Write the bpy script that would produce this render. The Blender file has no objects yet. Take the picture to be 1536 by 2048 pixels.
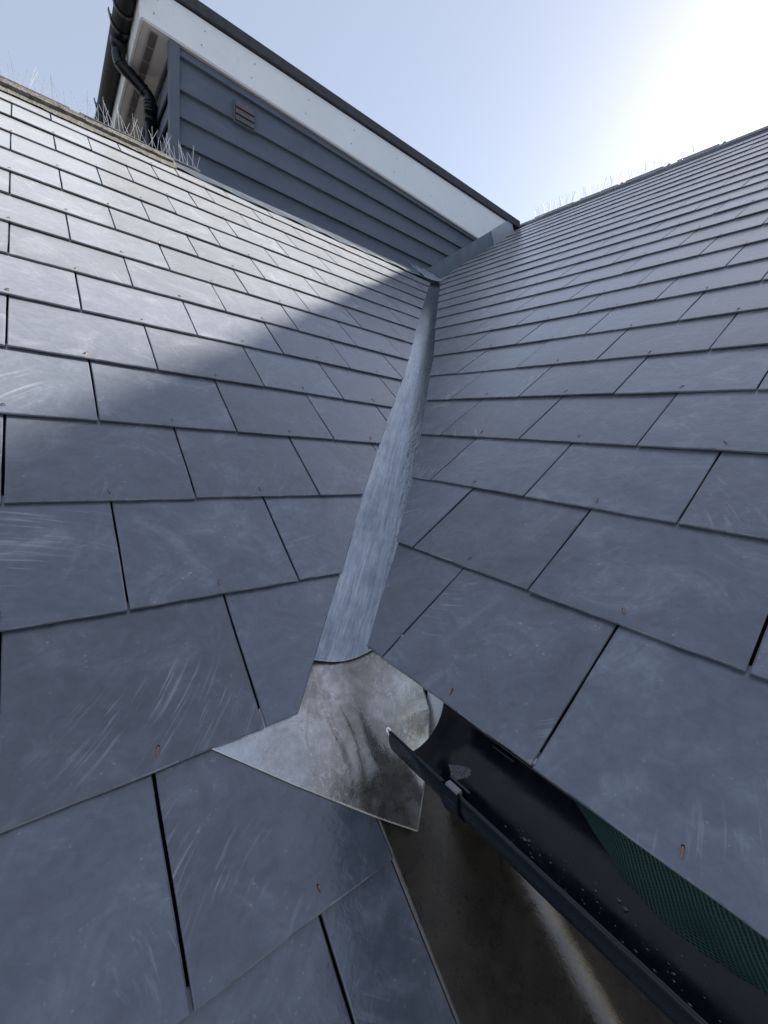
import bpy, bmesh, math, random
from mathutils import Matrix, Vector
random.seed(11)
S = bpy.context.scene
C = S.collection

# ------------------------------------------------------------------ camera
cam_d = bpy.data.cameras.new('camera')
cam = bpy.data.objects.new('camera', cam_d); C.objects.link(cam)
right = Vector((0.77197, -0.63002, 0.08445)); down = Vector((-0.04375, -0.1852, -0.98173)); fwd = Vector((0.63415, 0.75417, -0.17054))
cam.matrix_world = Matrix((( right.x, -down.x, -fwd.x, 0), (right.y, -down.y, -fwd.y, 0), (right.z, -down.z, -fwd.z, 0), (0, 0, 0, 1)))
cam_d.sensor_fit = 'VERTICAL'; cam_d.sensor_height = 24.0; cam_d.sensor_width = 18.0
cam_d.lens = 810.936 / 2048 * 24.0
cam_d.clip_start = 0.02; cam_d.clip_end = 3000
S.camera = cam
S.render.resolution_x = 768; S.render.resolution_y = 1024

# ------------------------------------------------------------------ sky, sun, exposure
SUN = Vector((1.0, 0.10, 0.604)).normalized()
sun_el = math.asin(SUN.z); sun_az = math.atan2(SUN.x, SUN.y)
W = bpy.data.worlds.new('World'); S.world = W; W.use_nodes = True
wn = W.node_tree.nodes; wl = W.node_tree.links
sky = wn.new('ShaderNodeTexSky'); sky.sky_type = 'NISHITA'; sky.sun_disc = False
sky.sun_elevation = sun_el; sky.sun_rotation = sun_az
sky.air_density = 1.0; sky.dust_density = 0.8; sky.ozone_density = 1.4; sky.altitude = 20
# thin even veil of high cloud over the whole sky
veil = wn.new('ShaderNodeMix'); veil.data_type = 'RGBA'; veil.inputs[0].default_value = 0.76
veil.inputs[7].default_value = (1.14, 1.20, 1.36, 1)
wl.new(sky.outputs[0], veil.inputs[6]); wl.new(veil.outputs[2], wn['Background'].inputs[0]); wn['Background'].inputs[1].default_value = 0.10
sd = bpy.data.lights.new('sun', 'SUN'); sd.energy = 4.0; sd.angle = math.radians(1.1); sd.color = (1.0, 0.94, 0.84)
so = bpy.data.objects.new('sun', sd); C.objects.link(so)
so.rotation_euler = SUN.to_track_quat('Z', 'Y').to_euler()
S.view_settings.view_transform = 'Standard'; S.view_settings.look = 'None'
S.view_settings.gamma = 1.0; S.view_settings.use_curve_mapping = False
S.view_settings.exposure = 2.06
S.cycles.max_bounces = 5; S.cycles.diffuse_bounces = 2; S.cycles.glossy_bounces = 3; S.cycles.transmission_bounces = 1

# ------------------------------------------------------------------ measured geometry of the place (metres, camera at the origin)
PL, PR = math.radians(37.602), math.radians(36.543)
DL, DR = 1.10857, 0.97951
cL, sL, cR, sR = math.cos(PL), math.sin(PL), math.cos(PR), math.sin(PR)
def zL(y): return (y - DL) * math.tan(PL)
def zR(x): return (x - DR) * math.tan(PR)
def ptL(u, s, h=0.0): return Vector((u, DL + s * cL - h * sL, s * sL + h * cL))
def ptR(u, s, h=0.0): return Vector((DR + s * cR - h * sR, -u, s * sR + h * cR))
BL = Matrix(((1, 0, 0), (0, cL, -sL), (0, sL, cL)))
BR = Matrix(((0, cR, -sR), (-1, 0, 0), (0, sR, cR)))
GROUND = -5.6
WY, FY = 3.53, 3.485          # clad wall plane, fascia plane

# ------------------------------------------------------------------ material helpers
def newmat(name):
    m = bpy.data.materials.new(name); m.use_nodes = True
    nt = m.node_tree; b = nt.nodes['Principled BSDF']
    return m, nt, b
def N(nt, t, **kw):
    n = nt.nodes.new(t)
    for k, v in kw.items():
        if k.startswith('i_'):
            key = k[2:]; n.inputs[int(key) if key.isdigit() else key].default_value = v
        else: setattr(n, k, v)
    return n
def ramp(nt, fac, stops, interp='LINEAR'):
    r = nt.nodes.new('ShaderNodeValToRGB'); r.color_ramp.interpolation = interp
    el = r.color_ramp.elements
    while len(el) < len(stops): el.new(0.5)
    for e, (p, c) in zip(el, stops):
        e.position = p; e.color = c if len(c) == 4 else (*c, 1)
    nt.links.new(fac, r.inputs[0]); return r.outputs[0]
def g(v): return (v, v, v, 1)
def mixc(nt, fac, a, b, mode='MIX'):
    m = nt.nodes.new('ShaderNodeMix'); m.data_type = 'RGBA'; m.blend_type = mode
    for sock, v in ((m.inputs[0], fac), (m.inputs[6], a), (m.inputs[7], b)):
        if hasattr(v, 'is_linked'): nt.links.new(v, sock)
        else: sock.default_value = v if not isinstance(v, tuple) or len(v) == 4 else (*v, 1)
    return m.outputs[2]
def math_(nt, op, a, b=None, clamp=False):
    m = nt.nodes.new('ShaderNodeMath'); m.operation = op; m.use_clamp = clamp
    for sock, v in zip(m.inputs, (a, b)):
        if v is None: continue
        if hasattr(v, 'is_linked'): nt.links.new(v, sock)
        else: sock.default_value = v
    return m.outputs[0]
def coords(nt, rnd=True):
    tc = nt.nodes.new('ShaderNodeTexCoord'); out = tc.outputs['Object']
    oi = nt.nodes.new('ShaderNodeObjectInfo')
    if rnd:
        ml = N(nt, 'ShaderNodeVectorMath', operation='SCALE'); ml.inputs[0].default_value = (37.1, 61.7, 19.3)
        nt.links.new(oi.outputs['Random'], ml.inputs['Scale'])
        ad = N(nt, 'ShaderNodeVectorMath', operation='ADD'); nt.links.new(out, ad.inputs[0]); nt.links.new(ml.outputs[0], ad.inputs[1]); out = ad.outputs[0]
    return out, oi.outputs['Random']
def noise(nt, vec, scale, detail=4, rough=0.55, dist=0.0, stretch=None, rot=None):
    if stretch or rot is not None:
        mp = nt.nodes.new('ShaderNodeMapping'); nt.links.new(vec, mp.inputs[0])
        if stretch: mp.inputs['Scale'].default_value = stretch
        if rot is not None:
            if hasattr(rot, 'is_linked'):
                cx = nt.nodes.new('ShaderNodeCombineXYZ'); nt.links.new(rot, cx.inputs[2]); nt.links.new(cx.outputs[0], mp.inputs['Rotation'])
            else: mp.inputs['Rotation'].default_value = (0, 0, rot)
        vec = mp.outputs[0]
    n = N(nt, 'ShaderNodeTexNoise'); n.inputs['Scale'].default_value = scale; n.inputs['Detail'].default_value = detail
    n.inputs['Roughness'].default_value = rough; n.inputs['Distortion'].default_value = dist
    nt.links.new(vec, n.inputs['Vector']); return n.outputs['Fac']
def bump(nt, b, h, strength, dist, prev=None):
    bp = N(nt, 'ShaderNodeBump'); bp.inputs['Strength'].default_value = strength; bp.inputs['Distance'].default_value = dist
    nt.links.new(h, bp.inputs['Height'])
    if prev is not None: nt.links.new(prev, bp.inputs['Normal'])
    nt.links.new(bp.outputs[0], b.inputs['Normal']); return bp.outputs[0]

def slate_material():
    m, nt, b = newmat('fibre_slate'); v, r = coords(nt)
    cloud = noise(nt, v, 8, 4, .66, 1.0); worm = noise(nt, v, 46, 4, .62, .7)
    base = ramp(nt, cloud, [(.28, (.064, .077, .103)), (.55, (.094, .109, .141)), (.76, (.168, .184, .219))])
    val = math_(nt, 'MULTIPLY', math_(nt, 'ADD', math_(nt, 'MULTIPLY', r, .44), .79), math_(nt, 'ADD', math_(nt, 'MULTIPLY', worm, .9), .55))
    cc = N(nt, 'ShaderNodeCombineColor'); [nt.links.new(val, cc.inputs[i]) for i in range(3)]
    base = mixc(nt, 1.0, base, cc.outputs[0], 'MULTIPLY')
    # curved scuffs: thin pale streaks gathered in a few patches
    patch = noise(nt, v, 4.5, 2, .5)
    tcw = nt.nodes.new('ShaderNodeTexCoord'); oi2 = nt.nodes.new('ShaderNodeObjectInfo')
    mpw = nt.nodes.new('ShaderNodeMapping'); nt.links.new(tcw.outputs['Object'], mpw.inputs[0])
    cxyz = nt.nodes.new('ShaderNodeCombineXYZ')
    nt.links.new(math_(nt, 'SUBTRACT', math_(nt, 'FRACT', math_(nt, 'MULTIPLY', r, 17.3)), .5), cxyz.inputs[0])
    nt.links.new(math_(nt, 'SUBTRACT', math_(nt, 'FRACT', math_(nt, 'MULTIPLY', r, 41.7)), .6), cxyz.inputs[1])
    nt.links.new(cxyz.outputs[0], mpw.inputs['Location'])
    sx = nt.nodes.new('ShaderNodeSeparateXYZ'); nt.links.new(mpw.outputs[0], sx.inputs[0])
    X, Y = sx.outputs[0], sx.outputs[1]
    rad = math_(nt, 'SQRT', math_(nt, 'ADD', math_(nt, 'MULTIPLY', X, X), math_(nt, 'MULTIPLY', Y, Y)))
    pol = nt.nodes.new('ShaderNodeCombineXYZ')
    nt.links.new(math_(nt, 'MULTIPLY', rad, 150.0), pol.inputs[0]); nt.links.new(math_(nt, 'MULTIPLY', math_(nt, 'ARCTAN2', Y, X), 3.2), pol.inputs[1])
    nt.links.new(math_(nt, 'MULTIPLY', r, 71.0), pol.inputs[2])
    arc = noise(nt, pol.outputs[0], 1.0, 3, .6, .5)
    scuff = math_(nt, 'MULTIPLY', ramp(nt, arc, [(.56, g(0)), (.66, g(1))]), ramp(nt, patch, [(.54, g(0)), (.68, g(1))]))
    base = mixc(nt, math_(nt, 'MULTIPLY', scuff, .42), base, (.42, .44, .48, 1))
    fine = noise(nt, v, 120, 3, .6)
    sp = math_(nt, 'MULTIPLY', ramp(nt, fine, [(.645, g(0)), (.73, g(1))]), ramp(nt, cloud, [(.44, g(0)), (.60, g(1))]))
    base = mixc(nt, math_(nt, 'MULTIPLY', sp, .38), base, (.45, .46, .49, 1))
    nt.links.new(base, b.inputs['Base Color'])
    nt.links.new(ramp(nt, cloud, [(.3, g(.19)), (.7, g(.28))]), b.inputs['Roughness'])
    b.inputs['Specular IOR Level'].default_value = 1.0
    b.inputs['Sheen Weight'].default_value = .32; b.inputs['Sheen Roughness'].default_value = .45
    b.inputs['Sheen Tint'].default_value = (.92, .94, 1, 1)
    h = math_(nt, 'ADD', worm, math_(nt, 'MULTIPLY', fine, .25))
    bump(nt, b, h, .6, .0013)
    return m

def simple(name, col, rough=.5, metal=0.0, var=.25, scale=9, bs=.0, bd=.002, bscale=80, col2=None, rnd=False, spec=.5):
    m, nt, b = newmat(name); v, r = coords(nt, rnd)
    c2 = col2 or tuple(c * (1 - var) for c in col)
    nt.links.new(ramp(nt, noise(nt, v, scale, 6, .62, .4), [(.32, c2), (.68, col)]), b.inputs['Base Color'])
    nt.links.new(ramp(nt, noise(nt, v, scale * 2.3, 4), [(.3, g(max(.03, rough - .08))), (.7, g(min(1, rough + .1)))]), b.inputs['Roughness'])
    b.inputs['Metallic'].default_value = metal; b.inputs['Specular IOR Level'].default_value = spec
    if bs: bump(nt, b, noise(nt, v, bscale, 5, .6), bs, bd)
    return m

def cladding_material():
    m, nt, b = newmat('cladding_paint'); v, r = coords(nt)
    grain = noise(nt, v, 5.5, 5, .6, 2.6, stretch=(.5, 7, 7))
    nt.links.new(ramp(nt, noise(nt, v, 3, 5), [(.3, (.108, .134, .178)), (.7, (.130, .158, .205))]), b.inputs['Base Color'])
    b.inputs['Roughness'].default_value = .48
    wv = math_(nt, 'PINGPONG', math_(nt, 'MULTIPLY', grain, 9.0), .5)
    p = bump(nt, b, wv, .6, .006)
    bump(nt, b, noise(nt, v, 90, 3, .5, 0, stretch=(.12, 1, 1)), .25, .001, p)
    return m

def sheet_metal(name, cols, rough, metal, hammered, hscale, streak=0.3):
    """cols = dark, middle, light patina."""
    m, nt, b = newmat(name); v, r = coords(nt, False)
    n1 = noise(nt, v, 9, 7, .62, 1.0); n2 = noise(nt, v, 30, 6, .65, .6)
    mixn = math_(nt, 'ADD', math_(nt, 'MULTIPLY', n1, .62), math_(nt, 'MULTIPLY', n2, .38))
    base = ramp(nt, mixn, [(.38, cols[0]), (.5, cols[1]), (.64, cols[2])])
    s = noise(nt, v, 16, 3, .5, 1.0, stretch=(6, 6, .8), rot=.7)
    lines = ramp(nt, s, [(.58, g(0)), (.63, g(1)), (.68, g(0))])
    base = mixc(nt, math_(nt, 'MULTIPLY', lines, streak), base, cols[2])
    nt.links.new(base, b.inputs['Base Color']); b.inputs['Metallic'].default_value = metal
    nt.links.new(ramp(nt, n2, [(.3, g(rough - .08)), (.7, g(rough + .12))]), b.inputs['Roughness'])
    p = bump(nt, b, noise(nt, v, hscale, 4, .6, .8), hammered, .004)
    bump(nt, b, n1, .25, .006, p)
    return m

def liner_material():
    m, nt, b = newmat('lead_valley_liner'); tc = nt.nodes.new('ShaderNodeTexCoord'); uv = tc.outputs['UV']
    st = noise(nt, uv, 1.0, 4, .6, .4, stretch=(95, 5, 1)); st2 = noise(nt, uv, 1.0, 3, .6, .6, stretch=(300, 22, 1))
    cl = noise(nt, uv, 13, 4, .6, .8)
    mx = math_(nt, 'ADD', math_(nt, 'MULTIPLY', st, .45), math_(nt, 'ADD', math_(nt, 'MULTIPLY', cl, .25), math_(nt, 'MULTIPLY', st2, .30)))
    nt.links.new(ramp(nt, mx, [(.36, (.17, .195, .23)), (.5, (.275, .305, .345)), (.66, (.43, .46, .50))]), b.inputs['Base Color'])
    b.inputs['Metallic'].default_value = .95
    nt.links.new(ramp(nt, mx, [(.35, g(.12)), (.65, g(.22))]), b.inputs['Roughness'])
    dim = noise(nt, uv, 62, 3, .55, .6, stretch=(1, .6, 1))
    p = bump(nt, b, dim, .30, .0030); bump(nt, b, st, .2, .002, p)
    return m

def mesh_material():
    m, nt, b = newmat('green_woven_membrane'); tc = nt.nodes.new('ShaderNodeTexCoord')
    uv = tc.outputs['UV']
    def wave(rot):
        mp = nt.nodes.new('ShaderNodeMapping'); mp.inputs['Rotation'].default_value = (0, 0, rot); nt.links.new(uv, mp.inputs[0])
        w = N(nt, 'ShaderNodeTexWave'); w.inputs['Scale'].default_value = 72; w.inputs['Distortion'].default_value = .35; nt.links.new(mp.outputs[0], w.inputs[0]); return w.outputs['Fac']
    h = math_(nt, 'MAXIMUM', wave(.35), wave(1.75))
    nt.links.new(ramp(nt, h, [(.35, (.003, .015, .013)), (.95, (.016, .060, .050))]), b.inputs['Base Color'])
    b.inputs['Roughness'].default_value = .45
    bump(nt, b, h, .6, .0015)
    return m

def saddle_material():
    m = sheet_metal('patinated_lead', ((.25, .24, .225), (.38, .355, .325), (.60, .59, .58)), .27, .82, .18, 130, .5)
    nt = m.node_tree; b = nt.nodes['Principled BSDF']; v, r = coords(nt, False)
    old = b.inputs['Base Color'].links[0].from_socket
    sx = nt.nodes.new('ShaderNodeSeparateXYZ'); nt.links.new(v, sx.inputs[0])
    # shade below the liner, painted as a dark band down the valley line
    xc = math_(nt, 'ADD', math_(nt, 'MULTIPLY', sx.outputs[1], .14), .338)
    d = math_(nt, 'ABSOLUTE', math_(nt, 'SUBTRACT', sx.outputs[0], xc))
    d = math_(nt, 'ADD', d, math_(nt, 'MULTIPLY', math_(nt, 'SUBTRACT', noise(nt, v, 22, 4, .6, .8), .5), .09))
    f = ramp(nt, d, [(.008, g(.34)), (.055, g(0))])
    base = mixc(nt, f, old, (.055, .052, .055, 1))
    # sky reflection on the left flank, painted into the colour as pale blue
    f2 = math_(nt, 'MULTIPLY', ramp(nt, math_(nt, 'ADD', sx.outputs[0], math_(nt, 'MULTIPLY', noise(nt, v, 14, 5, .65), .20)), [(.29, g(1)), (.40, g(0))]), .55)
    base = mixc(nt, f2, base, (.62, .66, .72, 1))
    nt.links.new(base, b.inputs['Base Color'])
    return m

M = dict(
    slate=slate_material(),
    slate_edge=simple('worn_slate_edge', (.26, .275, .30), .7, 0, .5, 60, rnd=True),
    deck=simple('roof_deck', (.03, .03, .033), .8),
    copper=simple('copper', (.38, .22, .165), .38, .9, .3, 60),
    dark=simple('shadowed_hole', (.012, .012, .014), .9, spec=.1),
    clad=cladding_material(),
    white=simple('white_upvc', (.86, .88, .90), .32, 0, .06, 5),
    cream=simple('cream_soffit', (.66, .63, .63), .5, 0, .1, 6),
    black=simple('black_upvc', (.005, .008, .015), .26, 0, .3, 14, .08, .001, 60, spec=.38),
    blackmatt=simple('weathered_black_upvc', (.010, .012, .017), .5, 0, .3, 14, spec=.15),
    felt=simple('mineral_felt', (.055, .060, .072), .85, 0, .35, 22, .6, .004, 260),
    liner=liner_material(),
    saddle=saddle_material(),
    brown=sheet_metal('dark_lead_flashing', ((.115, .104, .096), (.145, .129, .116), (.185, .162, .142)), .28, .9, .18, 150, .12),
    lead=simple('lead_flashing', (.17, .205, .245), .45, .5, .25, 8, .25, .003, 40),
    leadlight=simple('new_lead_flashing', (.36, .41, .46), .42, .5, .18, 8, .2, .003, 40),
    ridge=simple('mossy_ridge', (.18, .17, .155), .9, 0, .7, 34, .9, .012, 60, col2=(.028, .024, .020)),
    mortar=simple('lichen_mortar', (.20, .188, .158), .95, 0, .55, 34, .8, .006, 90),
    ridgeR=simple('grey_ridge', (.26, .275, .30), .7, 0, .3, 14, .4, .004, 60),
    steel=simple('stainless_wire', (.70, .71, .74), .4, .2, .1),
    screw=simple('grey_screw', (.40, .41, .43), .4, .3),
    clear=simple('plastic_strip', (.5, .5, .5), .3),
    brownvent=simple('brown_plastic', (.115, .095, .105), .4, 0, .2, 20),
    ventstrip=simple('grey_vent_strip', (.25, .23, .235), .6, 0, .2, 40),
    mesh=mesh_material(),
    chrome=simple('clip_plastic', (.16, .163, .168), .3, 0, .2),
    grit=simple('pale_grit', (.22, .205, .18), .9, 0, .4, 90),
    render=simple('grey_render', (.34, .33, .32), .9, 0, .2, 6, .4, .004, 90),
    residue=simple('label_residue', (.26, .26, .27), .8, 0, .8, 420, col2=(.03, .034, .042)),
    ground=simple('ground_gravel', (.16, .155, .135), .95, 0, .4, 2.0, .5, .02, 30),
)

# ------------------------------------------------------------------ object helpers
def mesh_obj(name, me, mat, parent=None, mw=None):
    o = bpy.data.objects.new(name, me); C.objects.link(o)
    if mat is not None and not me.materials: me.materials.append(mat)
    if parent is not None:
        o.parent = parent; o.matrix_parent_inverse = Matrix.Translation(parent.location).inverted()
    if mw is not None: o.matrix_basis = mw
    return o
def pyd(name, verts, faces, smooth=False):
    me = bpy.data.meshes.new(name); me.from_pydata([tuple(v) for v in verts], [], faces); me.update()
    bm = bmesh.new(); bm.from_mesh(me); bmesh.ops.recalc_face_normals(bm, faces=bm.faces); bm.to_mesh(me); bm.free()
    if smooth:
        for p in me.polygons: p.use_smooth = True
    return me
def empty(name, loc, label, cat, group=None):
    o = bpy.data.objects.new(name, None); C.objects.link(o); o.location = loc; o.empty_display_size = .1
    o['label'] = label; o['category'] = cat
    if group: o['group'] = group
    return o
def tag(o, label, cat, group=None):
    o['label'] = label; o['category'] = cat
    if group: o['group'] = group
    return o
def prism(name, pts, vec, chamfer=0.0):
    """polygon pts extruded by vec."""
    n = len(pts); v = [Vector(p) for p in pts] + [Vector(p) + Vector(vec) for p in pts]
    f = [tuple(range(n)), tuple(range(2 * n - 1, n - 1, -1))] + [(i, (i + 1) % n, n + (i + 1) % n, n + i) for i in range(n)]
    me = pyd(name, v, f)
    if chamfer:
        bm = bmesh.new(); bm.from_mesh(me)
        bmesh.ops.bevel(bm, geom=list(bm.edges), offset=chamfer, segments=1, affect='EDGES'); bm.to_mesh(me); bm.free()
    return me
def box(name, a, b, chamfer=0.0):
    (x0, y0, z0), (x1, y1, z1) = a, b
    return prism(name, [(x0, y0, z0), (x1, y0, z0), (x1, y1, z0), (x0, y1, z0)], (0, 0, z1 - z0), chamfer)
def tube(name, path, rad, seg=16, cap=True):
    path = [Vector(p) for p in path]; v = []; f = []
    tan = [(path[min(i + 1, len(path) - 1)] - path[max(i - 1, 0)]).normalized() for i in range(len(path))]
    ref = Vector((0, 1, 0)) if abs(tan[0].y) < .9 else Vector((1, 0, 0))
    for i, (p, t) in enumerate(zip(path, tan)):
        a = t.cross(ref).normalized(); b_ = t.cross(a).normalized()
        rr = rad[i] if isinstance(rad, (list, tuple)) else rad
        for k in range(seg):
            an = 2 * math.pi * k / seg; v.append(p + a * rr * math.cos(an) + b_ * rr * math.sin(an))
    for i in range(len(path) - 1):
        for k in range(seg):
            f.append((i * seg + k, i * seg + (k + 1) % seg, (i + 1) * seg + (k + 1) % seg, (i + 1) * seg + k))
    if cap: f += [tuple(range(seg)), tuple(range(len(v) - seg, len(v)))]
    return pyd(name, v, f, True)
def smooth_path(pts, n=6):
    out = []; P = [Vector(p) for p in pts]; P = [P[0] * 2 - P[1]] + P + [P[-1] * 2 - P[-2]]
    for i in range(1, len(P) - 2):
        for k in range(n):
            t = k / n; a, b_, c, d = P[i - 1:i + 3]
            out.append(.5 * ((2 * b_) + (c - a) * t + (2 * a - 5 * b_ + 4 * c - d) * t * t + (3 * b_ - a - 3 * c + d) * t ** 3))
    out.append(P[-2]); return out
def grid(name, nu, nv, fn, thick=None, smooth=True, uvscale=None):
    v = [fn(i / nu, j / nv) for j in range(nv + 1) for i in range(nu + 1)]
    f = [(j * (nu + 1) + i, j * (nu + 1) + i + 1, (j + 1) * (nu + 1) + i + 1, (j + 1) * (nu + 1) + i) for j in range(nv) for i in range(nu)]
    me = bpy.data.meshes.new(name); me.from_pydata([tuple(p) for p in v], [], f); me.update()
    if uvscale:
        uvl = me.uv_layers.new(name='UVMap')
        for lp in me.loops:
            i = lp.vertex_index % (nu + 1); j = lp.vertex_index // (nu + 1)
            uvl.data[lp.index].uv = (i / nu * uvscale[0], j / nv * uvscale[1])
    if thick:
        bm = bmesh.new(); bm.from_mesh(me); bmesh.ops.solidify(bm, geom=list(bm.faces), thickness=thick); bm.to_mesh(me); bm.free()
    if smooth:
        for p in me.polygons: p.use_smooth = True
    return me
def lerp_table(tab, x):
    if x <= tab[0][0]:
        (a, b_), (c, d) = tab[0], tab[1]
    elif x >= tab[-1][0]:
        (a, b_), (c, d) = tab[-2], tab[-1]
    else:
        for (a, b_), (c, d) in zip(tab, tab[1:]):
            if a <= x <= c: break
    return b_ + (d - b_) * (x - a) / (c - a)

# ------------------------------------------------------------------ ground and house bodies
gm = pyd('ground', [(-400, -400, GROUND), (400, -400, GROUND), (400, 400, GROUND), (-400, 400, GROUND)], [(0, 1, 2, 3)])
go = mesh_obj('ground', gm, M['ground']); go['kind'] = 'structure'

# edges of the slating along the valley
EDGE_L = [(-.737, .295), (-.487, .501), (-.245, .689), (.002, .892), (.257, 1.107), (.506, 1.321), (.726, 1.500), (1.275, 1.932), (1.927, 2.461), (2.690, 3.083)]
EDGE_R = [(-.656, -.558), (-.399, -.727), (-.168, -.892), (.057, -1.057), (.302, -1.242), (.528, -1.425), (.785, -1.617), (1.274, -2.023), (2.064, -2.663), (2.70, -3.172), (3.05, -3.50)]
TAIL_L = {-3: -1.93, -2: -1.69, -1: -1.45, 0: -1.211, 1: -.968, 2: -.735, 3: -.489, 4: -.248, 5: -.009, 6: .233, 7: .476, 8: .712, 9: .947, 10: 1.189, 11: 1.429, 12: 1.681, 13: 1.935, 14: 2.190, 15: 2.445}
TAIL_R = {0: -.652, 1: -.402, 2: -.161, 3: .068, 4: .315, 5: .550, 6: .796, 7: 1.043, 8: 1.275}
for n in range(9, 24): TAIL_R[n] = 1.275 + (n - 8) * .2412
RIDGE_S = 5.06
WID = .3035; UL0 = .0899; UR0 = -.5137
GAP = .0040; THK = .0048; TILT = .033; LEN = .264

def clip(poly, a, b_, c):
    """keep a*u + b*s <= c"""
    out = []
    for i, p in enumerate(poly):
        q = poly[(i + 1) % len(poly)]; dp = a * p[0] + b_ * p[1] - c; dq = a * q[0] + b_ * q[1] - c
        if dp <= 0: out.append(p)
        if (dp < 0) != (dq < 0) and dp != dq:
            t = dp / (dp - dq); out.append((p[0] + (q[0] - p[0]) * t, p[1] + (q[1] - p[1]) * t))
    return out
def rough_poly(poly, rnd, amp=.0009):
    out = []
    for i, p in enumerate(poly):
        q = poly[(i + 1) % len(poly)]; L = math.hypot(q[0] - p[0], q[1] - p[1])
        if L < 1e-5: continue
        out.append(p)
        k = 7 if min(p[1], q[1]) < .05 and abs(p[1] - q[1]) < .02 and L > .1 else (2 if L > .12 else 0)
        ny, nx = (q[0] - p[0]) / L, -(q[1] - p[1]) / L
        for j in range(1, k + 1):
            t = (j + rnd.uniform(-.25, .25)) / (k + 1); d = rnd.uniform(-amp, amp)
            out.append((p[0] + (q[0] - p[0]) * t + nx * d, p[1] + (q[1] - p[1]) * t + ny * d))
    return out
def slate_geo(poly, rnd, ch=.0010):
    """top face with a fine chamfer, sides, local coords: x across, y up the slope from the tail, z out; tail top at z=0"""
    poly = rough_poly(poly, rnd); n = len(poly)
    cx = sum(p[0] for p in poly) / n; cy = sum(p[1] for p in poly) / n
    v = []
    for (x, y) in poly:
        d = math.hypot(x - cx, y - cy) or 1; kx = 1 - rnd.uniform(1.0, 2.6) * ch / d
        v.append((cx + (x - cx) * kx, cy + (y - cy) * kx, 0))
    v += [(x, y, -ch) for x, y in poly]; v += [(x, y, -THK) for x, y in poly]
    f = [tuple(range(n))]
    for r_ in range(2):
        f += [(r_ * n + i, r_ * n + (i + 1) % n, (r_ + 1) * n + (i + 1) % n, (r_ + 1) * n + i) for i in range(n)]
    return v, f
def finish(me, n, rnd):
    me.materials.append(M['slate']); me.materials.append(M['slate_edge'])
    for i in range(n):
        p = me.polygons[1 + i]
        if all(me.vertices[k].co.y < .02 for k in p.vertices) and rnd.random() < .6: p.material_index = 1
def area(poly): return abs(sum(p[0] * q[1] - q[0] * p[1] for p, q in zip(poly, poly[1:] + poly[:1]))) / 2

# copper disc rivet, bent over, with the dark hole above it
def rivet_mesh():
    v = []; f = []
    prof = [(.0055, -.0012, .0010), (.0048, .0010, .0013), (.0010, .0017, .0014), (-.0040, .0017, .0013), (-.0070, .0006, .0008)]
    for (y, z, w) in prof:
        v += [(-w, y, z), (w, y, z), (w * .8, y, z + .0011), (-w * .8, y, z + .0011)]
    for i in range(len(prof) - 1):
        a = i * 4; f += [(a + k, a + (k + 1) % 4, a + 4 + (k + 1) % 4, a + 4 + k) for k in range(4)]
    f += [(0, 1, 2, 3), tuple(range(len(v) - 4, len(v)))]
    nb = len(f); b0 = len(v)
    v += [(.0022 * math.cos(2 * math.pi * k / 8), .0050 + .0022 * math.sin(2 * math.pi * k / 8), .0004) for k in range(8)]
    f.append(tuple(range(b0, b0 + 8)))
    me = pyd('rivet', v, f); me.materials.append(M['copper']); me.materials.append(M['dark'])
    me.polygons[nb].material_index = 1
    return me
RIVET = rivet_mesh()
rv = random.Random(5)
FULL = []
for i in range(8):
    hw = WID / 2 - GAP / 2
    v, f = slate_geo([(-hw, 0), (hw, 0), (hw, LEN), (-hw, LEN)], rv)
    me = pyd('slate', v, f); finish(me, len(v) // 3, rv); FULL.append(me)

def lay(root, basis, pt, u, s, rnd):
    h = rnd.uniform(-.0006, .0010)
    m = Matrix.Translation(pt(u, s + rnd.uniform(-.0022, .0022), h)) @ basis.to_4x4() @ Matrix.Rotation(-TILT + rnd.uniform(-.0022, .0022), 4, 'X') @ Matrix.Rotation(rnd.uniform(-.0016, .0016), 4, 'Y') @ Matrix.Rotation(rnd.uniform(-.003, .003), 4, 'Z')
    return m
def add_rivet(sl, rnd):
    o = bpy.data.objects.new('rivet', RIVET); C.objects.link(o); o.parent = sl
    sc = rnd.uniform(.75, 1.1)
    o.location = (rnd.uniform(-.007, .007), .022 + rnd.uniform(-.003, .006), 0); o.rotation_euler = (0, 0, rnd.uniform(-.5, .5)); o.scale = (sc, sc * rnd.uniform(.8, 1.3), 1)

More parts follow.
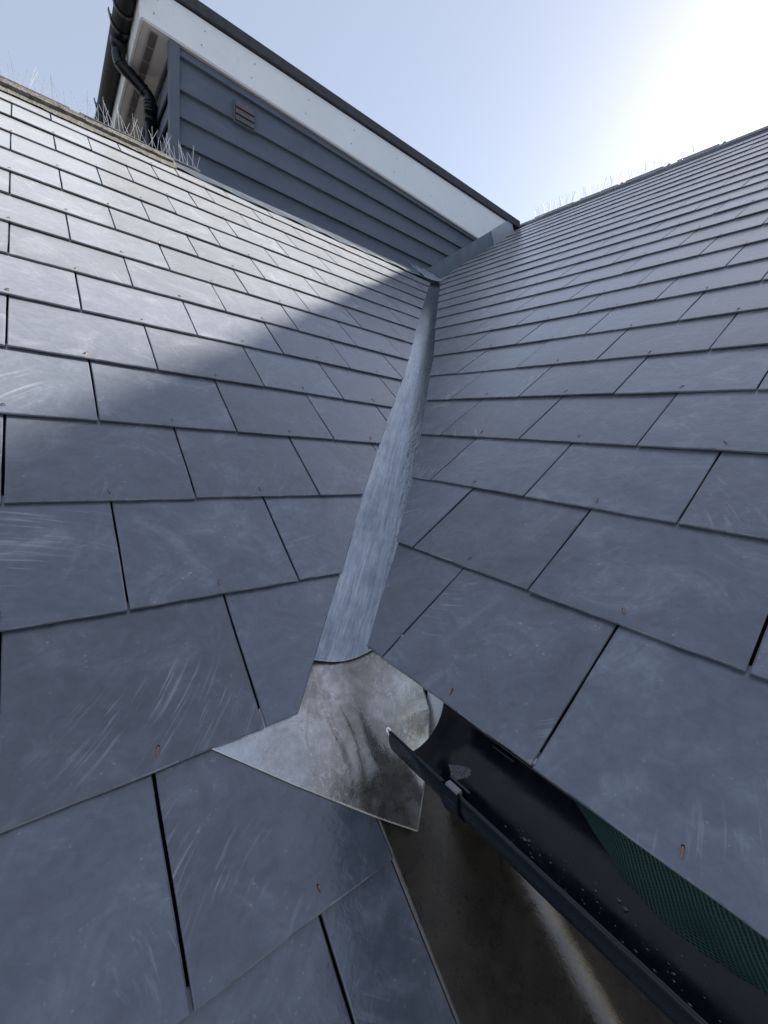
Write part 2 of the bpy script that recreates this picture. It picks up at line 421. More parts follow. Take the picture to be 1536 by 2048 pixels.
def build_slates(root, side, seed):
    rnd = random.Random(seed); todo = []
    tails = TAIL_L if side == 'L' else TAIL_R
    basis, pt = (BL, ptL) if side == 'L' else (BR, ptR)
    for n, s in tails.items():
        u00 = (UL0 if side == 'L' else UR0) + (WID / 2 if n % 2 == 0 else 0) + (WID / 2 if side == 'L' else -0.0)
        # joints sit on UL0 + k*WID for odd courses, half a slate over for even ones
        if side == 'L': base = UL0 + (0 if n % 2 == 1 else WID / 2) ; lo, hi = -1.65, 3.5
        else: base = UR0 + (0 if n % 2 == 0 else WID / 2); lo, hi = -3.75, 2.6
        k0 = math.floor((lo - base) / WID); k1 = math.ceil((hi - base) / WID)
        for k in range(k0, k1):
            c = base + (k + .5) * WID
            hw = WID / 2 - GAP / 2
            top = LEN
            if side == 'L' and n == 15: top = .20
            if side == 'R' and s + LEN > RIDGE_S + .01: top = RIDGE_S + .01 - s
            poly = [(-hw, 0), (hw, 0), (hw, top), (-hw, top)]
            cut = False
            if side == 'L':
                if n >= 2:
                    e0 = lerp_table(EDGE_L, s) + rnd.uniform(-.003, .003); e1 = lerp_table(EDGE_L, s + .24) + rnd.uniform(-.003, .003)
                    sl = (e1 - e0) / .24
                    p2 = clip(poly, 1, -sl, e0 - c)
                else:
                    p2 = clip(poly, 1, 0, .360 - c)
            else:
                e0 = lerp_table(EDGE_R, s); e1 = lerp_table(EDGE_R, s + .24)
                if s > 2.75: e0 = e1 = -3.505
                sl = (e1 - e0) / .24
                p2 = clip(poly, -1, sl, -(e0 - c))
            if len(p2) < 3 or area(p2) < .0009: continue
            cut = p2 != poly
            todo.append((n, c, s, p2, cut or top != LEN))
    cnt = 0; extra_v = []; extra_f = []
    far = []
    if side == 'R':
        todo.sort(key=lambda t: max(0, t[1] - .05) * 10 + t[0] * .001)
    for i, (n, c, s, poly, cut) in enumerate(todo):
        m = lay(root, basis, pt, c, s, rnd)
        if side == 'R' and (cnt >= 298):
            v, f = slate_geo(poly, rnd); b0 = len(extra_v)
            extra_v += [m @ Vector(p) for p in v]; extra_f += [tuple(b0 + k for k in q) for q in f]; continue
        if cut:
            v, f = slate_geo(poly, rnd); me = pyd('slate', v, f); finish(me, len(v) // 3, rnd)
        else: me = rnd.choice(FULL)
        o = mesh_obj('slate', me, M['slate'], root, m); cnt += 1
        lo_x = [p[0] for p in poly if p[1] < .06]
        if lo_x and min(lo_x) < -.03 and max(lo_x) > .03:
            add_rivet(o, rnd)
    if extra_v:
        me = pyd('slate_field', extra_v, extra_f); o = mesh_obj('slate_field', me, M['slate'], root); o['kind'] = 'stuff'
    print(side, 'slates', cnt, 'extra', len(extra_v))

# ---- left roof
rootL = empty('slate_roof', (0, DL, zL(DL) - 1.0), 'sunlit grey slate roof slope left of the valley, rising to the mossy ridge', 'roof')
dk = prism('roof_deck', [ptL(-2, -2.1, -.045), ptL(-2, 2.80, -.045), ptL(-2, 2.80, -.045) + Vector((0, 2.2, -1.5)), ptL(-2, 2.8, 0) + Vector((0, 2.2, -4)), Vector((-2, -1.2, -2.6)), ptL(-2, -2.1, -.2)], (2.36, 0, 0))
mesh_obj('roof_deck', dk, M['deck'], rootL)
# deck right of x=.36 stops where the valley begins
def deck_l2():
    pts = [(.36, -.84)] + [(lerp_table(EDGE_L, s) + .05, s) for s in (-.7, 0, 1, 2, 2.8)] + [(.36, 2.8)]
    return prism('roof_deck', [ptL(u, s, -.045) for u, s in pts], (0, 0, -.15))
mesh_obj('roof_deck', deck_l2(), M['deck'], rootL)
build_slates(rootL, 'L', 3)

# ---- right roof
rootR = empty('slate_roof', (DR, 0, 0), 'shaded blue-grey slate roof slope right of the valley, above the black gutter', 'roof')
pts = [(2.7, -.60), (2.7, RIDGE_S), (-6.2, RIDGE_S), (-6.2, 3.1), (-3.58, 3.1)] + [(lerp_table(EDGE_R, s) - .05, s) for s in (2.7, 2, 1, 0, -.60)]
mesh_obj('roof_deck', prism('roof_deck', [ptR(u, s, -.045) for u, s in pts], (0, 0, -.12)), M['deck'], rootR)
bk = prism('roof_back', [ptR(2.7, RIDGE_S, -.03), ptR(2.7, RIDGE_S, -.03) + Vector((4, 0, -3)), ptR(2.7, RIDGE_S, -.03) + Vector((0, 0, -3))], (0, 8.9, 0))
mesh_obj('roof_back', bk, M['slate'], rootR)
build_slates(rootR, 'R', 8)

# ------------------------------------------------------------------ ridges
def ridge_profile(L, w, h, t, wob=0.0, rnd=random):
    """tile along local x, apex at z=0"""
    out = []
    for s_ in (0, 1):
        x = L * s_
        for (yy, zz) in ((-w, -h), (-w * .55, -h * .46), (-w * .18, -h * .08), (0, 0), (w * .18, -h * .08), (w * .55, -h * .46), (w, -h)):
            out.append((x, yy, zz))
    n = 7; v = list(out) + [(x, y * .97, z - t) for x, y, z in out]; f = []
    for i in range(n - 1):
        f.append((i, i + 1, n + i + 1, n + i)); f.append((2 * n + i, 2 * n + i + 1, 3 * n + i + 1, 3 * n + i))
    for i in range(n - 1):
        f.append((i, i + 1, 2 * n + i + 1, 2 * n + i)); f.append((n + i, n + i + 1, 3 * n + i + 1, 3 * n + i))
    f.append((0, n, 3 * n, 2 * n)); f.append((n - 1, 2 * n - 1, 4 * n - 1, 3 * n - 1))
    return v, f
RIDGE_LP = ptL(0, 2.74, .022)     # apex of the left ridge
v, f = ridge_profile(.447, .078, .056, .016)
ridge_me = pyd('ridge_tile', v, f); ridge_me.materials.append(M['ridge'])
x = .70
while x > -1.7:
    mesh_obj('ridge_tile', ridge_me, None, rootL, Matrix.Translation((x - .45, RIDGE_LP.y, RIDGE_LP.z + random.uniform(-.003, .003))) @ Matrix.Rotation(random.uniform(-.012, .012), 4, 'Y'))
    x -= .45
def mortar_fn(a, b_):
    xx = .71 - a * 2.4; r_ = random.Random(int(a * 400) * 7 + int(b_ * 9))
    s = 2.735 - .150 * (1 - b_) - .03 * math.sin(a * 37) * .25 * (1 - b_) + r_.uniform(-.003, .003)
    return ptL(xx, s, .003 + .020 * math.sin(b_ * 1.4) + r_.uniform(-.0015, .0015))
mesh_obj('mortar_bed', grid('mortar_bed', 120, 6, mortar_fn), M['mortar'], rootL)

RIDGE_RP = ptR(0, RIDGE_S, 0.0) + Vector((0, 0, .014))
v, f = ridge_profile(.447, .085, .060, .012)
ridge_meR = pyd('ridge_tile', v, f); ridge_meR.materials.append(M['ridgeR'])
nib = prism('ridge_nib', [(-.010, -.04, -.03), (-.010, 0, .014), (-.010, .04, -.03)], (.020, 0, 0)); nib.materials.append(M['ridgeR'])
y = 3.75
while y > -2.3:
    t = mesh_obj('ridge_tile', ridge_meR, None, rootR, Matrix.Translation((RIDGE_RP.x, y, RIDGE_RP.z + random.uniform(-.003, .003))) @ Matrix.Rotation(-math.pi / 2, 4, 'Z') @ Matrix.Rotation(random.uniform(-.006, .006), 4, 'Y'))
    o = bpy.data.objects.new('ridge_nib', nib); C.objects.link(o); o.parent = t; o.location = (.447, 0, .004)
    y -= .45

# bird spike strips
def wire(p, q, r_=.0011):
    p, q = Vector(p), Vector(q); t = (q - p).normalized(); a = t.cross(Vector((0, 1, .2))).normalized(); b_ = t.cross(a)
    v = []
    for e in (p, q): v += [e + (a * math.cos(k * 2.094) + b_ * math.sin(k * 2.094)) * r_ for k in range(3)]
    return pyd('spike', v, [(0, 1, 4, 3), (1, 2, 5, 4), (2, 0, 3, 5), (3, 4, 5), (0, 2, 1)])
def spike_set(r_):
    out = []
    for (dx, dy) in ((-.055, .02), (.05, -.03), (.005, .05), (-.012, -.045), (.03, .04), (-.035, -.02)):
        w = wire((0, 0, 0), (dx, dy, .128), r_); w.materials.append(M['steel']); out.append(w)
    return out
SPK = spike_set(.0013); SPKR = spike_set(.0016)
def spike_strip(p, d, length, label, group, spk, step=.026, seed=1):
    """p start on the ridge, d unit direction along the ridge"""
    rnd = random.Random(seed); d = Vector(d); ang = math.atan2(d.y, d.x)
    r_ = empty('bird_spike_strip', p, label, 'bird spikes', group)
    b_ = box('strip_base', (0, -.012, 0), (length, .012, .005)); o = mesh_obj('strip_base', b_, M['clear']); o.parent = r_; o.rotation_euler = (0, 0, ang)
    n = int(length / step)
    for i in range(n):
        for k in range(2):
            o = bpy.data.objects.new('spike', spk[(i * 2 + k + rnd.randint(0, 1)) % len(spk)]); C.objects.link(o); o.parent = r_
            q = d * ((i + .5) * step) ; o.location = (q.x, q.y, .004)
            o.rotation_euler = (rnd.uniform(-.05, .05), rnd.uniform(-.06, .06), ang + rnd.uniform(-.15, .15)); o.scale = (.9, 1, rnd.uniform(.72, .92))
zr = RIDGE_LP.z + .001
for i, (x0, L, lab) in enumerate([(-.95, .60, 'wire bird spikes on the mossy ridge, strip running off the left edge'),
                                  (-.32, .50, 'wire bird spikes against blue sky on the mossy left ridge'),
                                  (.225, .32, 'wire bird spikes on the mossy ridge below the black downpipe'),
                                  (.555, .32, 'wire bird spikes past the ridge end, against the blue-grey cladding corner')]):
    spike_strip((x0, RIDGE_LP.y, zr + (0 if x0 < .5 else -.012)), (1, 0, 0), L, lab, 'bird spikes on the left ridge', SPK, seed=i)
zr = RIDGE_RP.z + .003
for i, (y0, L, lab) in enumerate([(3.46, .52, 'faint wire bird spikes on the right ridge nearest the white fascia'),
                                  (2.86, .42, 'second strip of faint bird spikes along the right ridge from the fascia'),
                                  (2.36, .36, 'third strip of faint bird spikes along the right ridge from the fascia'),
                                  (1.88, .34, 'strip of faint bird spikes on the right ridge nearest the bright sky')]):
    spike_strip((RIDGE_RP.x, y0, zr), (0, -1, 0), L, lab, 'bird spikes on the right ridge', SPKR, seed=20 + i)

# ------------------------------------------------------------------ valley: lead liner, saddle, dark flashing
vdir = Vector((1 / math.tan(PR), 1 / math.tan(PL), 0)); VL = vdir.length; vdir.normalize(); perp = Vector((vdir.y, -vdir.x, 0))
def smax(a, b_, e): return .5 * (a + b_ + math.sqrt((a - b_) ** 2 + e * e))
def liner_fn(a, b_):
    w = -.150 + .300 * a
    z0 = -.4165; z1 = 1.66
    zc = z0 + (z1 - z0) * b_ ** 1.25
    p = Vector((DR + zc / math.tan(PR), DL + zc / math.tan(PL), 0)) + perp * w
    p += vdir * (.40 * w if b_ < .5 else 0) * (1 - min(1, b_ * 8))
    e = .044
    z = smax(zL(p.y), zR(p.x), e) - .024
    z += .009 * max(0, 1 - b_ * 14)
    p.z = z; return p
ln = mesh_obj('valley_liner', grid('valley_liner', 44, 170, liner_fn, .0022, uvscale=(.30, 3.1)), M['liner'])
tag(ln, 'dimpled grey lead trough running down the valley between the two slate slopes', 'valley gutter')

# saddle sheet over the foot of the valley
def Rx(x, y):
    t = min(1, max(0, (y - .41) / .15))
    lo = -.432 + (x - .5) * 2.2 - (.41 - y) * .8
    hi = zR(x) - .016
    return lo * (1 - t) + hi * t
def saddle_z(x, y):
    s = (y - DL) / cL
    off = -(s + .971) * TILT + .0018
    zl = zL(y) + off / cL
    th = math.atan2(x - .37, .655 - y); rr = math.hypot(x - .37, .655 - y)
    wr = sum(hh * math.exp(-((th - t0 + .06 * math.sin(rr * 30 + t0 * 9)) / ww) ** 2) for t0, ww, hh in ((-.62, .05, .0028), (-.40, .035, .0034), (-.20, .05, .003), (-.05, .03, .0026), (.16, .06, .003), (-.95, .07, .0022)))
    wr *= min(1, max(0, (rr - .06) * 14)) * min(1, max(0, ((x - .171) * .591 + (y - .5235) * .807) * 22))
    return smax(zl, Rx(x, y), .028) - max(0, y - .572) * .35 + max(0, wr)
def bez(pts, t):
    t = max(0, min(1, t)) * (len(pts) - 1); i = min(int(t), len(pts) - 2); u = t - i
    return (pts[i][0] + (pts[i + 1][0] - pts[i][0]) * u, pts[i][1] + (pts[i + 1][1] - pts[i][1]) * u)
bot = [(.150, .5395), (.171, .5235), (.262, .4535), (.357, .384), (.414, .345)]
rgt = [(.414, .345), (.448, .372), (.480, .399), (.489, .414), (.497, .47), (.510, .54), (.53, .64)]
lft = [(.150, .5395), (.235, .548), (.30, .60), (.345, .66)]
top_ = [(.345, .66), (.44, .66), (.53, .64)]
def saddle_fn(a, b_):
    B, T, Lf, Rg = bez(bot, a), bez(top_, a), bez(lft, b_), bez(rgt, b_)
    c00, c10, c01, c11 = bot[0], bot[-1], lft[-1], rgt[-1]
    xy = [(1 - b_) * B[i] + b_ * T[i] + (1 - a) * Lf[i] + a * Rg[i] - ((1 - a) * (1 - b_) * c00[i] + a * (1 - b_) * c10[i] + (1 - a) * b_ * c01[i] + a * b_ * c11[i]) for i in (0, 1)]
    return Vector((xy[0], xy[1], saddle_z(*xy)))
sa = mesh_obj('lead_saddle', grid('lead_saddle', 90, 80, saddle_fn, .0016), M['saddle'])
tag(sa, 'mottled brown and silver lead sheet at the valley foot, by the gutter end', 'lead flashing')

# dark sheet on the left slope, turned up against the wall under the gutter
XW = .578
def brown_fn(a, b_):
    y = .44 - b_ * 1.75
    w = a * .46; r_ = .046; flat = XW - .362 - r_
    h0 = -.012
    if w < flat: x, h = .362 + w, h0
    else:
        q = (w - flat) / r_
        if q < math.pi / 2: x, h = XW - r_ + r_ * math.sin(q), h0 + r_ * (1 - math.cos(q))
        else: x, h = XW, h0 + r_ + (w - flat - r_ * math.pi / 2)
    x += .006 * math.sin(y * 17) * max(0, min(1, (a - .3) * 4)) * (1 if a < .7 else .4)
    h += .0035 * math.sin(y * 21 + a * 5) * max(0, min(1, a * 5)) * max(0, 1 - a * 1.4)
    return Vector((x, y, min(zL(y) + h, -.40 + .001 * h)))
br = mesh_obj('abutment_flashing', grid('abutment_flashing', 60, 110, brown_fn, .0018), M['brown'])
tag(br, 'dark brown lead sheet below the gutter, turned up against the wall', 'lead flashing')
# lap strip at the slate edge
# house wall, fascia and eaves of the right-hand roof
hw_ = empty('house_wall', (XW, 0, GROUND), 'grey rendered house wall under the right-hand eaves, behind the gutter', 'wall')
mesh_obj('wall', box('wall', (XW + .006, -2.6, GROUND), (4.2, 6.0, -.60)), M['render'], hw_)
mesh_obj('wall', prism('wall', [(XW + .006, -2.6, -.60), (XW + .006, .62, -.60), (4.2, 6, -.6), (4.2, -2.6, -.60)], (0, 0, .08)), M['render'], hw_)
mesh_obj('fascia_board', box('fascia_board', (.497, -2.6, -.585), (.515, .432, -.408), .002), M['white'], hw_)
mesh_obj('soffit_board', box('soffit_board', (.515, -2.6, -.575), (XW + .004, .41, -.565)), M['white'], hw_)
lw = empty('lower_house', (-.8, -.2, GROUND), 'plain grey house body below the left slate slope', 'house')
mesh_obj('wall', box('wall', (-2, -.2, GROUND), (.35, 5.0, -1.6)), M['render'], lw)

# ------------------------------------------------------------------ half round gutter
GX, GZ, GR = .4295, -.420, .060
gut = empty('half_round_gutter', (GX, .385, GZ - GR), 'black half-round plastic gutter under the right-hand slates, open at the saddle end', 'gutter')
def gutter_me(name, x0, z0, R, y0, y1, t=.0028, ny=40, na=26):
    v = []; f = []
    prof = []
    for k in range(na + 1):
        an = math.pi * k / na; prof.append((-math.cos(an) * R, -math.sin(an) * R))
    # rolled front bead and back lip
    prof = [(-R + .0050, -.0030), (-R + .0052, .0004), (-R + .0036, .0022), (-R + .0010, .0026), (-R - .0006, .0008)] + prof[1:] + [(R, .004)]
    inner = [(-R + .0040, -.0028), (-R + .0042, .0), (-R + .0034, .0009), (-R + .0024, .0008), (-R + .0019, -.001)]
    for k in range(1, na + 1):
        an = math.pi * k / na; inner.append((-math.cos(an) * (R - t), -math.sin(an) * (R - t)))
    inner.append((R - t, .004))
    n = len(prof)
    for j in range(ny + 1):
        y = y0 + (y1 - y0) * j / ny
        v += [(x0 + a, y, z0 + b_) for a, b_ in prof] + [(x0 + a, y, z0 + b_) for a, b_ in inner]
    st = 2 * n
    for j in range(ny):
        for i in range(n - 1):
            f.append((j * st + i, j * st + i + 1, (j + 1) * st + i + 1, (j + 1) * st + i))
            f.append((j * st + n + i, j * st + n + i + 1, (j + 1) * st + n + i + 1, (j + 1) * st + n + i))
        f.append((j * st, j * st + n, (j + 1) * st + n, (j + 1) * st)); f.append((j * st + n - 1, j * st + st - 1, (j + 1) * st + st - 1, (j + 1) * st + n - 1))
    for j in (0, ny):
        for i in range(n - 1): f.append((j * st + i, j * st + i + 1, j * st + n + i + 1, j * st + n + i))
    me = pyd(name, v, f)
    for p in me.polygons: p.use_smooth = abs(p.normal.y) < .5
    return me
mesh_obj('channel', gutter_me('channel', GX, GZ, GR, .385, -2.4), M['black'], gut)
# white snapped bit at the tip of the bead
def tip():
    pts = smooth_path([(GX - GR, .384, GZ - .003), (GX - GR - .0005, .389, GZ + .001), (GX - GR + .0025, .3915, GZ + .003), (GX - GR + .0045, .388, GZ + .002), (GX - GR + .004, .384, GZ)], 4)
    return tube('broken_tip', pts, [.0008 + .0007 * math.sin(math.pi * i / (len(pts) - 1)) for i in range(len(pts))], 6)
t_ = mesh_obj('broken_tip', tip(), M['white'], gut); t_['label'] = 'white snapped plastic tip on the gutter bead'
def bracket(y):
    n = 22; v = []; f = []
    for j, yy in enumerate((y - .013, y + .013)):
        for R in (GR + .0012, GR + .0048):
            for k in range(n + 1):
                an = math.pi * (-.03 + 1.05 * k / n); v.append((GX - math.cos(an) * R, yy, GZ - math.sin(an) * R))
    m_ = n + 1
    for k in range(n):
        for a, b_ in ((0, m_), (m_, 3 * m_), (3 * m_, 2 * m_), (2 * m_, 0)): f.append((a + k, a + k + 1, b_ + k + 1, b_ + k))
    return pyd('bracket', v, f)
for yb in (.263, -.45, -1.2):
    b_ = mesh_obj('bracket', bracket(yb), M['black'], gut)
    o = mesh_obj('clip', prism('clip', [(GX - GR - .0040, yb - .010, GZ - .010), (GX - GR - .0040, yb - .010, GZ + .0035), (GX - GR - .0005, yb - .010, GZ + .0062), (GX - GR + .0070, yb - .010, GZ + .0058), (GX - GR + .0090, yb - .010, GZ + .001), (GX - GR + .0090, yb - .010, GZ - .008)], (0, .020, 0), .0008), M['chrome'], b_)
    o = mesh_obj('clip_tab', box('clip_tab', (GX - GR + .014, yb - .016, GZ - .016), (GX - GR + .0175, yb + .016, GZ + .002), .0008), M['black'], b_)
    for k in (-.006, .006): mesh_obj('clip_rib', box('clip_rib', (GX - GR + .009, yb + k - .002, GZ - .012), (GX - GR + .0145, yb + k + .002, GZ - .004)), M['black'], b_)
    o = mesh_obj('clip_tab', box('clip_tab', (GX + GR - .012, yb - .018, GZ - .006), (GX + GR - .004, yb + .018, GZ + .002), .0012), M['black'], b_)
# sticker residue on the inside of the channel
def on_gutter(y, an, off=.0006):
    R = GR - .0028 - off; return Vector((GX - math.cos(an) * R, y, GZ - math.sin(an) * R))
def residue():
    out = [(.332, 1.93), (.319, 2.08), (.307, 2.20), (.300, 2.20), (.297, 2.10), (.299, 1.97), (.303, 1.86), (.308, 1.74), (.314, 1.62), (.317, 1.72), (.323, 1.83)]
    return pyd('label_residue', [on_gutter(y, a) for y, a in out], [tuple(range(len(out)))])
mesh_obj('label_residue', residue(), M['residue'], gut)
# grit lying in the channel
rg = random.Random(4); gv = []; gf = []
for i in range(85):
    y = rg.choice((.20, .155, .12, .10, .06, .03)) + rg.gauss(0, .018) if i < 65 else rg.uniform(-.4, .3)
    an = math.pi * (.56 + rg.gauss(0, .06)); r_ = rg.uniform(.0003, .0012) * (2.4 if rg.random() < .08 else 1)
    c = on_gutter(y, an, r_ * .5); b0 = len(gv)
    for dx, dy, dz in ((1, 0, 0), (-1, 0, 0), (0, 1, 0), (0, -1, 0), (0, 0, .7), (0, 0, -.7)):
        gv.append(c + Vector((dx, dy * rg.uniform(.7, 2.0), dz)) * r_ * rg.uniform(.7, 1.3))
    gf += [tuple(b0 + k for k in q) for q in ((0, 2, 4), (2, 1, 4), (1, 3, 4), (3, 0, 4), (2, 0, 5), (1, 2, 5), (3, 1, 5), (0, 3, 5))]
gr_ = mesh_obj('gutter_grit', pyd('gutter_grit', gv, gf), M['grit']); gr_['kind'] = 'stuff'
tag(gr_, 'pale grit and crumbs lying in the black gutter', 'grit')

# green woven membrane hanging from under the slates into the gutter
def memb(a, b_):
    y = .175 - a * 1.6
    d = 1 - b_
    depth = min(1.0, max(0.02, (.170 - y) / .075)) * (1 + .10 * math.sin(y * 40))
    # from under the slates down the inside back of the channel
    if b_ < .4:
        t = b_ / .4; p = Vector((.545 - t * (.545 - (GX + GR - .006)), y, -.345 - t * (.345 * 0 + .062)))
        p.z = -.350 - .055 * t; return p
    t = (b_ - .4) / .6 * depth
    an = math.pi * (1.0 - .235 * t)
    R = GR - .0065 - .004 * math.sin(t * 3) - .0022 * math.sin(y * 55 + t * 3) - .0012 * math.sin(y * 131 - t * 6)
    return Vector((GX - math.cos(an) * R, y, GZ + .012 * (1 - t) - math.sin(an) * R))
mb = mesh_obj('eaves_membrane', grid('eaves_membrane', 120, 26, memb, uvscale=(1.6, .16)), M['mesh'])
tag(mb, 'dark green woven membrane strip hanging from under the slates into the gutter', 'membrane')

# ------------------------------------------------------------------ clad upper storey
bd = empty('clad_dormer', (2.7, WY, 1.6), 'blue-grey board clad flat-roofed dormer with white fascia above the left ridge', 'dormer')
CX = .783
mesh_obj('core', box('core', (CX + .03, WY + .03, 1.0), (4.62, 6.4, 2.50)), M['deck'], bd)
LINES = [(2.60, 2.60), (2.438, 2.392), (2.243, 2.253), (2.081, 2.108), (1.917, 1.930), (1.755, 1.76), (1.59, 1.60), (1.43, 1.44)]
XR = 4.55
for i in range(len(LINES) - 1):
    (a0, a1), (b0, b1) = LINES[i], LINES[i + 1]
    tp, bt = .006, .034     # head tucked in, lower edge proud
    if i == 0: a0, a1 = 2.53, 2.50
    xl = CX + .018
    A = lambda x, z, o: (x, WY - o, z)
    v = [A(xl, b0, bt), A(XR, b1, bt), A(XR, a1 + .02, tp), A(xl, a0 + .02, tp), A(xl, b0, .004), A(XR, b1, .004), A(XR, a1 + .02, .002), A(xl, a0 + .02, .002)]
    c = Vector((2.0, WY, (a0 + b0) / 2))
    me = pyd('cladding_board', [Vector(p) - c for p in v], [(0, 1, 2, 3), (4, 5, 6, 7), (0, 1, 5, 4), (1, 2, 6, 5), (2, 3, 7, 6), (3, 0, 4, 7)])
    bm = bmesh.new(); bm.from_mesh(me); bmesh.ops.bevel(bm, geom=list(bm.edges), offset=.0018, segments=2, affect='EDGES'); bm.to_mesh(me); bm.free()
    mesh_obj('cladding_board', me, M['clad'], bd, Matrix.Translation(c))
    # return side
    v = [(CX - bt, 0, b0), (CX - bt, 2.85, b0), (CX - tp, 2.85, a0 + .02), (CX - tp, 0, a0 + .02)]
    c = Vector((CX, WY + .03, (a0 + b0) / 2))
    me = prism('cladding_board', [Vector((p[0] - CX, p[1], p[2] - c.z)) for p in v], (.012, 0, 0))
    mesh_obj('cladding_board', me, M['clad'], bd, Matrix.Translation(c))
mesh_obj('corner_trim', box('corner_trim', (CX - .042, WY - .042, 1.3), (CX + .020, WY + .020, 2.53), .002), M['clad'], bd)
# fascia: slightly deeper to the right
fx0, fx1 = .575, 4.56
fas = mesh_obj('fascia_board', prism('fascia_board', [(fx0, FY, 2.512), (fx1, FY, 2.428), (fx1, FY, 2.800), (fx0, FY, 2.715)], (0, .020, 0), .002), M['white'], bd)
fas['label'] = 'deep white fascia board along the front edge'
mesh_obj('fascia_trim', prism('fascia_trim', [(fx0, FY + .001, 2.5105), (fx1, FY + .001, 2.4265), (fx1, FY + .001, 2.4145), (fx0, FY + .001, 2.5005)], (0, .032, 0), .001), M['cream'], bd)
scr = tube('screw', [(0, -.0025, 0), (0, .002, 0)], .0045, 8); scr.materials.append(M['screw'])
for xx in (.66, .95, 1.3, 1.75, 2.2, 2.7, 3.2, 3.7, 4.1):
    for t in (.3, .72):
        zb = 2.512 - (xx - fx0) * .0211; zt = 2.715 + (xx - fx0) * .0213
        o = mesh_obj('screw', scr, None, bd, Matrix.Translation((xx + (t - .5) * .05, FY, zb + (zt - zb) * t)))
# flat roof with felt edge
mesh_obj('felt_edge', prism('felt_edge', [(fx0 - .02, FY - .022, 2.722), (4.76, FY - .022, 2.806), (4.76, FY - .010, 2.893), (fx0 - .02, FY - .010, 2.800)], (0, .10, 0), .004), M['felt'], bd)
mesh_obj('felt_roof', prism('felt_roof', [(fx0 - .02, FY + .08, 2.70), (4.76, FY + .08, 2.80), (4.76, FY + .08, 2.885), (fx0 - .02, FY + .08, 2.79)], (0, 3.1, 0)), M['felt'], bd)
# side soffit with vents, side fascia
sf = mesh_obj('soffit', box('soffit', (fx0 + .012, FY + .022, 2.505), (CX + .03, 6.5, 2.513)), M['cream'], bd)
mesh_obj('soffit_strip', box('soffit_strip', (fx0 + .013, FY + .022, 2.4985), (fx0 + .052, 6.5, 2.5045), .001), M['cream'], bd)
vg = box('vent_grille', (-.022, -.068, -.0035), (.022, .068, .001), .001); vg.materials.append(M['ventstrip'])
vgl = box('vent_bar', (-.020, -.0022, -.0055), (.020, .0022, -.0030)); vgl.materials.append(M['brownvent'])
yy = FY + .12
while yy < 6.3:
    o = mesh_obj('vent_grille', vg, None, bd, Matrix.Translation((fx0 + .085, yy, 2.504)))
    if yy < 4.6:
        for k in range(-4, 5):
            q = bpy.data.objects.new('vent_bar', vgl); C.objects.link(q); q.parent = o; q.location = (0, k * .014, 0)
    yy += .145
mesh_obj('side_fascia', box('side_fascia', (fx0 - .006, FY + .001, 2.497), (fx0 + .012, 6.5, 2.70), .002), M['white'], bd)
# wall vent
vt = mesh_obj('wall_vent', box('wall_vent', (1.168, WY - .044, 2.232), (1.328, WY - .010, 2.375), .003), M['clad'], bd)
mesh_obj('vent_frame', box('vent_frame', (1.176, WY - .0445, 2.240), (1.320, WY - .0435, 2.367)), M['dark'], vt)
for k in range(3):
    z0 = 2.243 + k * .042
    mesh_obj('louvre', prism('louvre', [(1.178, WY - .056, z0), (1.178, WY - .046, z0 + .039), (1.178, WY - .0445, z0 + .039), (1.178, WY - .0445, z0)], (.140, 0, 0), .001), M['brownvent'], vt)
# sloping flashing against the right roof
def slope_strip(name, x0, x1, w0, proud, mat):
    nrm = Vector((-sR, 0, cR))
    a, b_ = Vector((x0, WY - proud, zR(x0))), Vector((x1, WY - proud, zR(x1)))
    return mesh_obj(name, prism(name, [a - nrm * .03, b_ - nrm * .03, b_ + nrm * w0, a + nrm * w0], (0, proud - .002, 0), .002), mat, bd)
slope_strip('step_flashing', 3.0, 4.33, .150, .050, M['lead'])
slope_strip('step_flashing', 4.30, 4.66, .155, .056, M['leadlight'])
# lead apron over the top slates against the wall
def apron(a, b_):
    x = .66 + a * 2.62
    crest = 2.715 + .23 * max(0, (a - .2) / .8) ** 1.3
    low = 2.600 + .10 * max(0, (a - .35) / .65) + .008 * math.sin(a * 21) + .006 * math.sin(a * 47)
    if b_ < .6:
        t = b_ / .6; return ptL(x, low + (crest - low) * t, .004 + .006 * t + .004 * math.sin(a * 60 + t * 4) * (1 - t))
    t = (b_ - .6) / .4; p = ptL(x, crest, .010); return Vector((x, p.y + (WY - p.y - .004) * t, p.z + .012 * math.sin(t * 3) + .03 * t * t))
ap = mesh_obj('lead_apron', grid('lead_apron', 120, 14, apron, .003), M['lead'])
tag(ap, 'grey lead apron dressed over the top slates below the blue-grey cladding', 'lead flashing')
# crumpled lead at the head of the valley
def crumple(a, b_):
    p = ptL(2.98, 2.66, .012) + Vector((a * .30, .02 + b_ * .26, 0))
    p.z = smax(zL(p.y), zR(p.x), .05) + .012 + .010 * math.sin(a * 17 + b_ * 5) * math.sin(b_ * 11)
    return p
cr = mesh_obj('valley_head_flashing', grid('valley_head_flashing', 18, 16, crumple, .003), M['leadlight'])
tag(cr, 'small crumpled lead piece at the head of the valley', 'lead flashing')

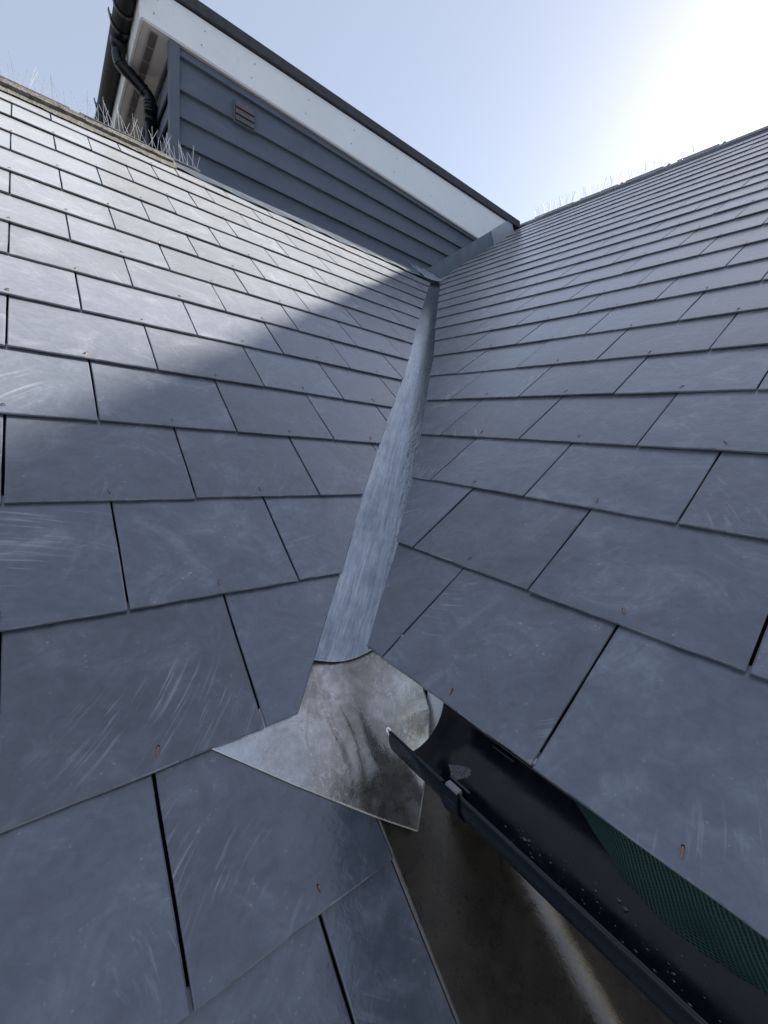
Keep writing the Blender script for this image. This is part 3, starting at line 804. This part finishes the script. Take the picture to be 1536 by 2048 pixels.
# ------------------------------------------------------------------ rainwater goods on the dormer
dg = empty('eaves_gutter', (.517, FY, 2.60), 'black half-round gutter along the left eaves of the clad dormer', 'gutter')
mesh_obj('channel', gutter_me('channel', .517, 2.662, .055, FY - .06, 6.5, ny=20, na=14), M['blackmatt'], dg)
for yb in (3.70, 3.86, 4.9, 5.8):
    n = 12; vv = []; ff = []
    for yq in (yb - .014, yb + .014):
        for R in (.0565, .062):
            for k in range(n + 1):
                an = math.pi * (-.10 + 1.1 * k / n); vv.append((.517 - math.cos(an) * R, yq, 2.662 - math.sin(an) * R))
    m_ = n + 1
    for k in range(n):
        for a, b_ in ((0, m_), (m_, 3 * m_), (3 * m_, 2 * m_), (2 * m_, 0)): ff.append((a + k, a + k + 1, b_ + k + 1, b_ + k))
    bo = mesh_obj('bracket', pyd('bracket', vv, ff), M['black'], dg)
    mesh_obj('clip', prism('clip', [(.455, yb - .014, 2.66), (.462, yb - .014, 2.66), (.448, yb - .014, 2.71), (.443, yb - .014, 2.708)], (0, .028, 0)), M['black'], bo)
mesh_obj('outlet', tube('outlet', [(.517, 3.98, 2.64), (.517, 3.98, 2.585), (.517, 3.98, 2.584), (.517, 3.98, 2.54)], [.052, .048, .043, .041], 20), M['black'], dg)
dp = empty('downpipe', (.715, 3.98, 1.5), 'black swan-necked downpipe at the left corner of the clad dormer', 'downpipe')
neck = smooth_path([(.517, 3.98, 2.575), (.517, 3.98, 2.53), (.535, 3.98, 2.495), (.60, 3.98, 2.455), (.665, 3.98, 2.415), (.70, 3.98, 2.385), (.712, 3.98, 2.34), (.713, 3.98, 2.29)], 6)
mesh_obj('swan_neck', tube('swan_neck', neck, .042, 20), M['black'], dp)
mesh_obj('pipe', tube('pipe', [(.714, 3.98, 2.36), (.716, 3.98, 1.3)], .040, 20), M['black'], dp)
for z0, rr in ((2.335, .0475), (2.29, .0465)):
    mesh_obj('socket_collar', tube('socket_collar', [(.713, 3.98, z0 + .012), (.713, 3.98, z0 - .012)], rr, 20), M['black'], dp)
for q in (10, 24):
    p0, p1 = neck[q], neck[q + 1]
    mesh_obj('socket_collar', tube('socket_collar', [p0, p1], .0465, 20), M['black'], dp)
pc = mesh_obj('pipe_clip', tube('pipe_clip', [(.713, 3.98, 2.255), (.713, 3.98, 2.225)], .0445, 20), M['black'], dp)
mesh_obj('clip_arm', box('clip_arm', (.745, 3.955, 2.228), (.775, 4.005, 2.252), .002), M['black'], pc)
mesh_obj('clip_plate', box('clip_plate', (.755, 3.945, 2.20), (.764, 4.015, 2.28), .002), M['black'], pc)
print('objects', len(bpy.data.objects))
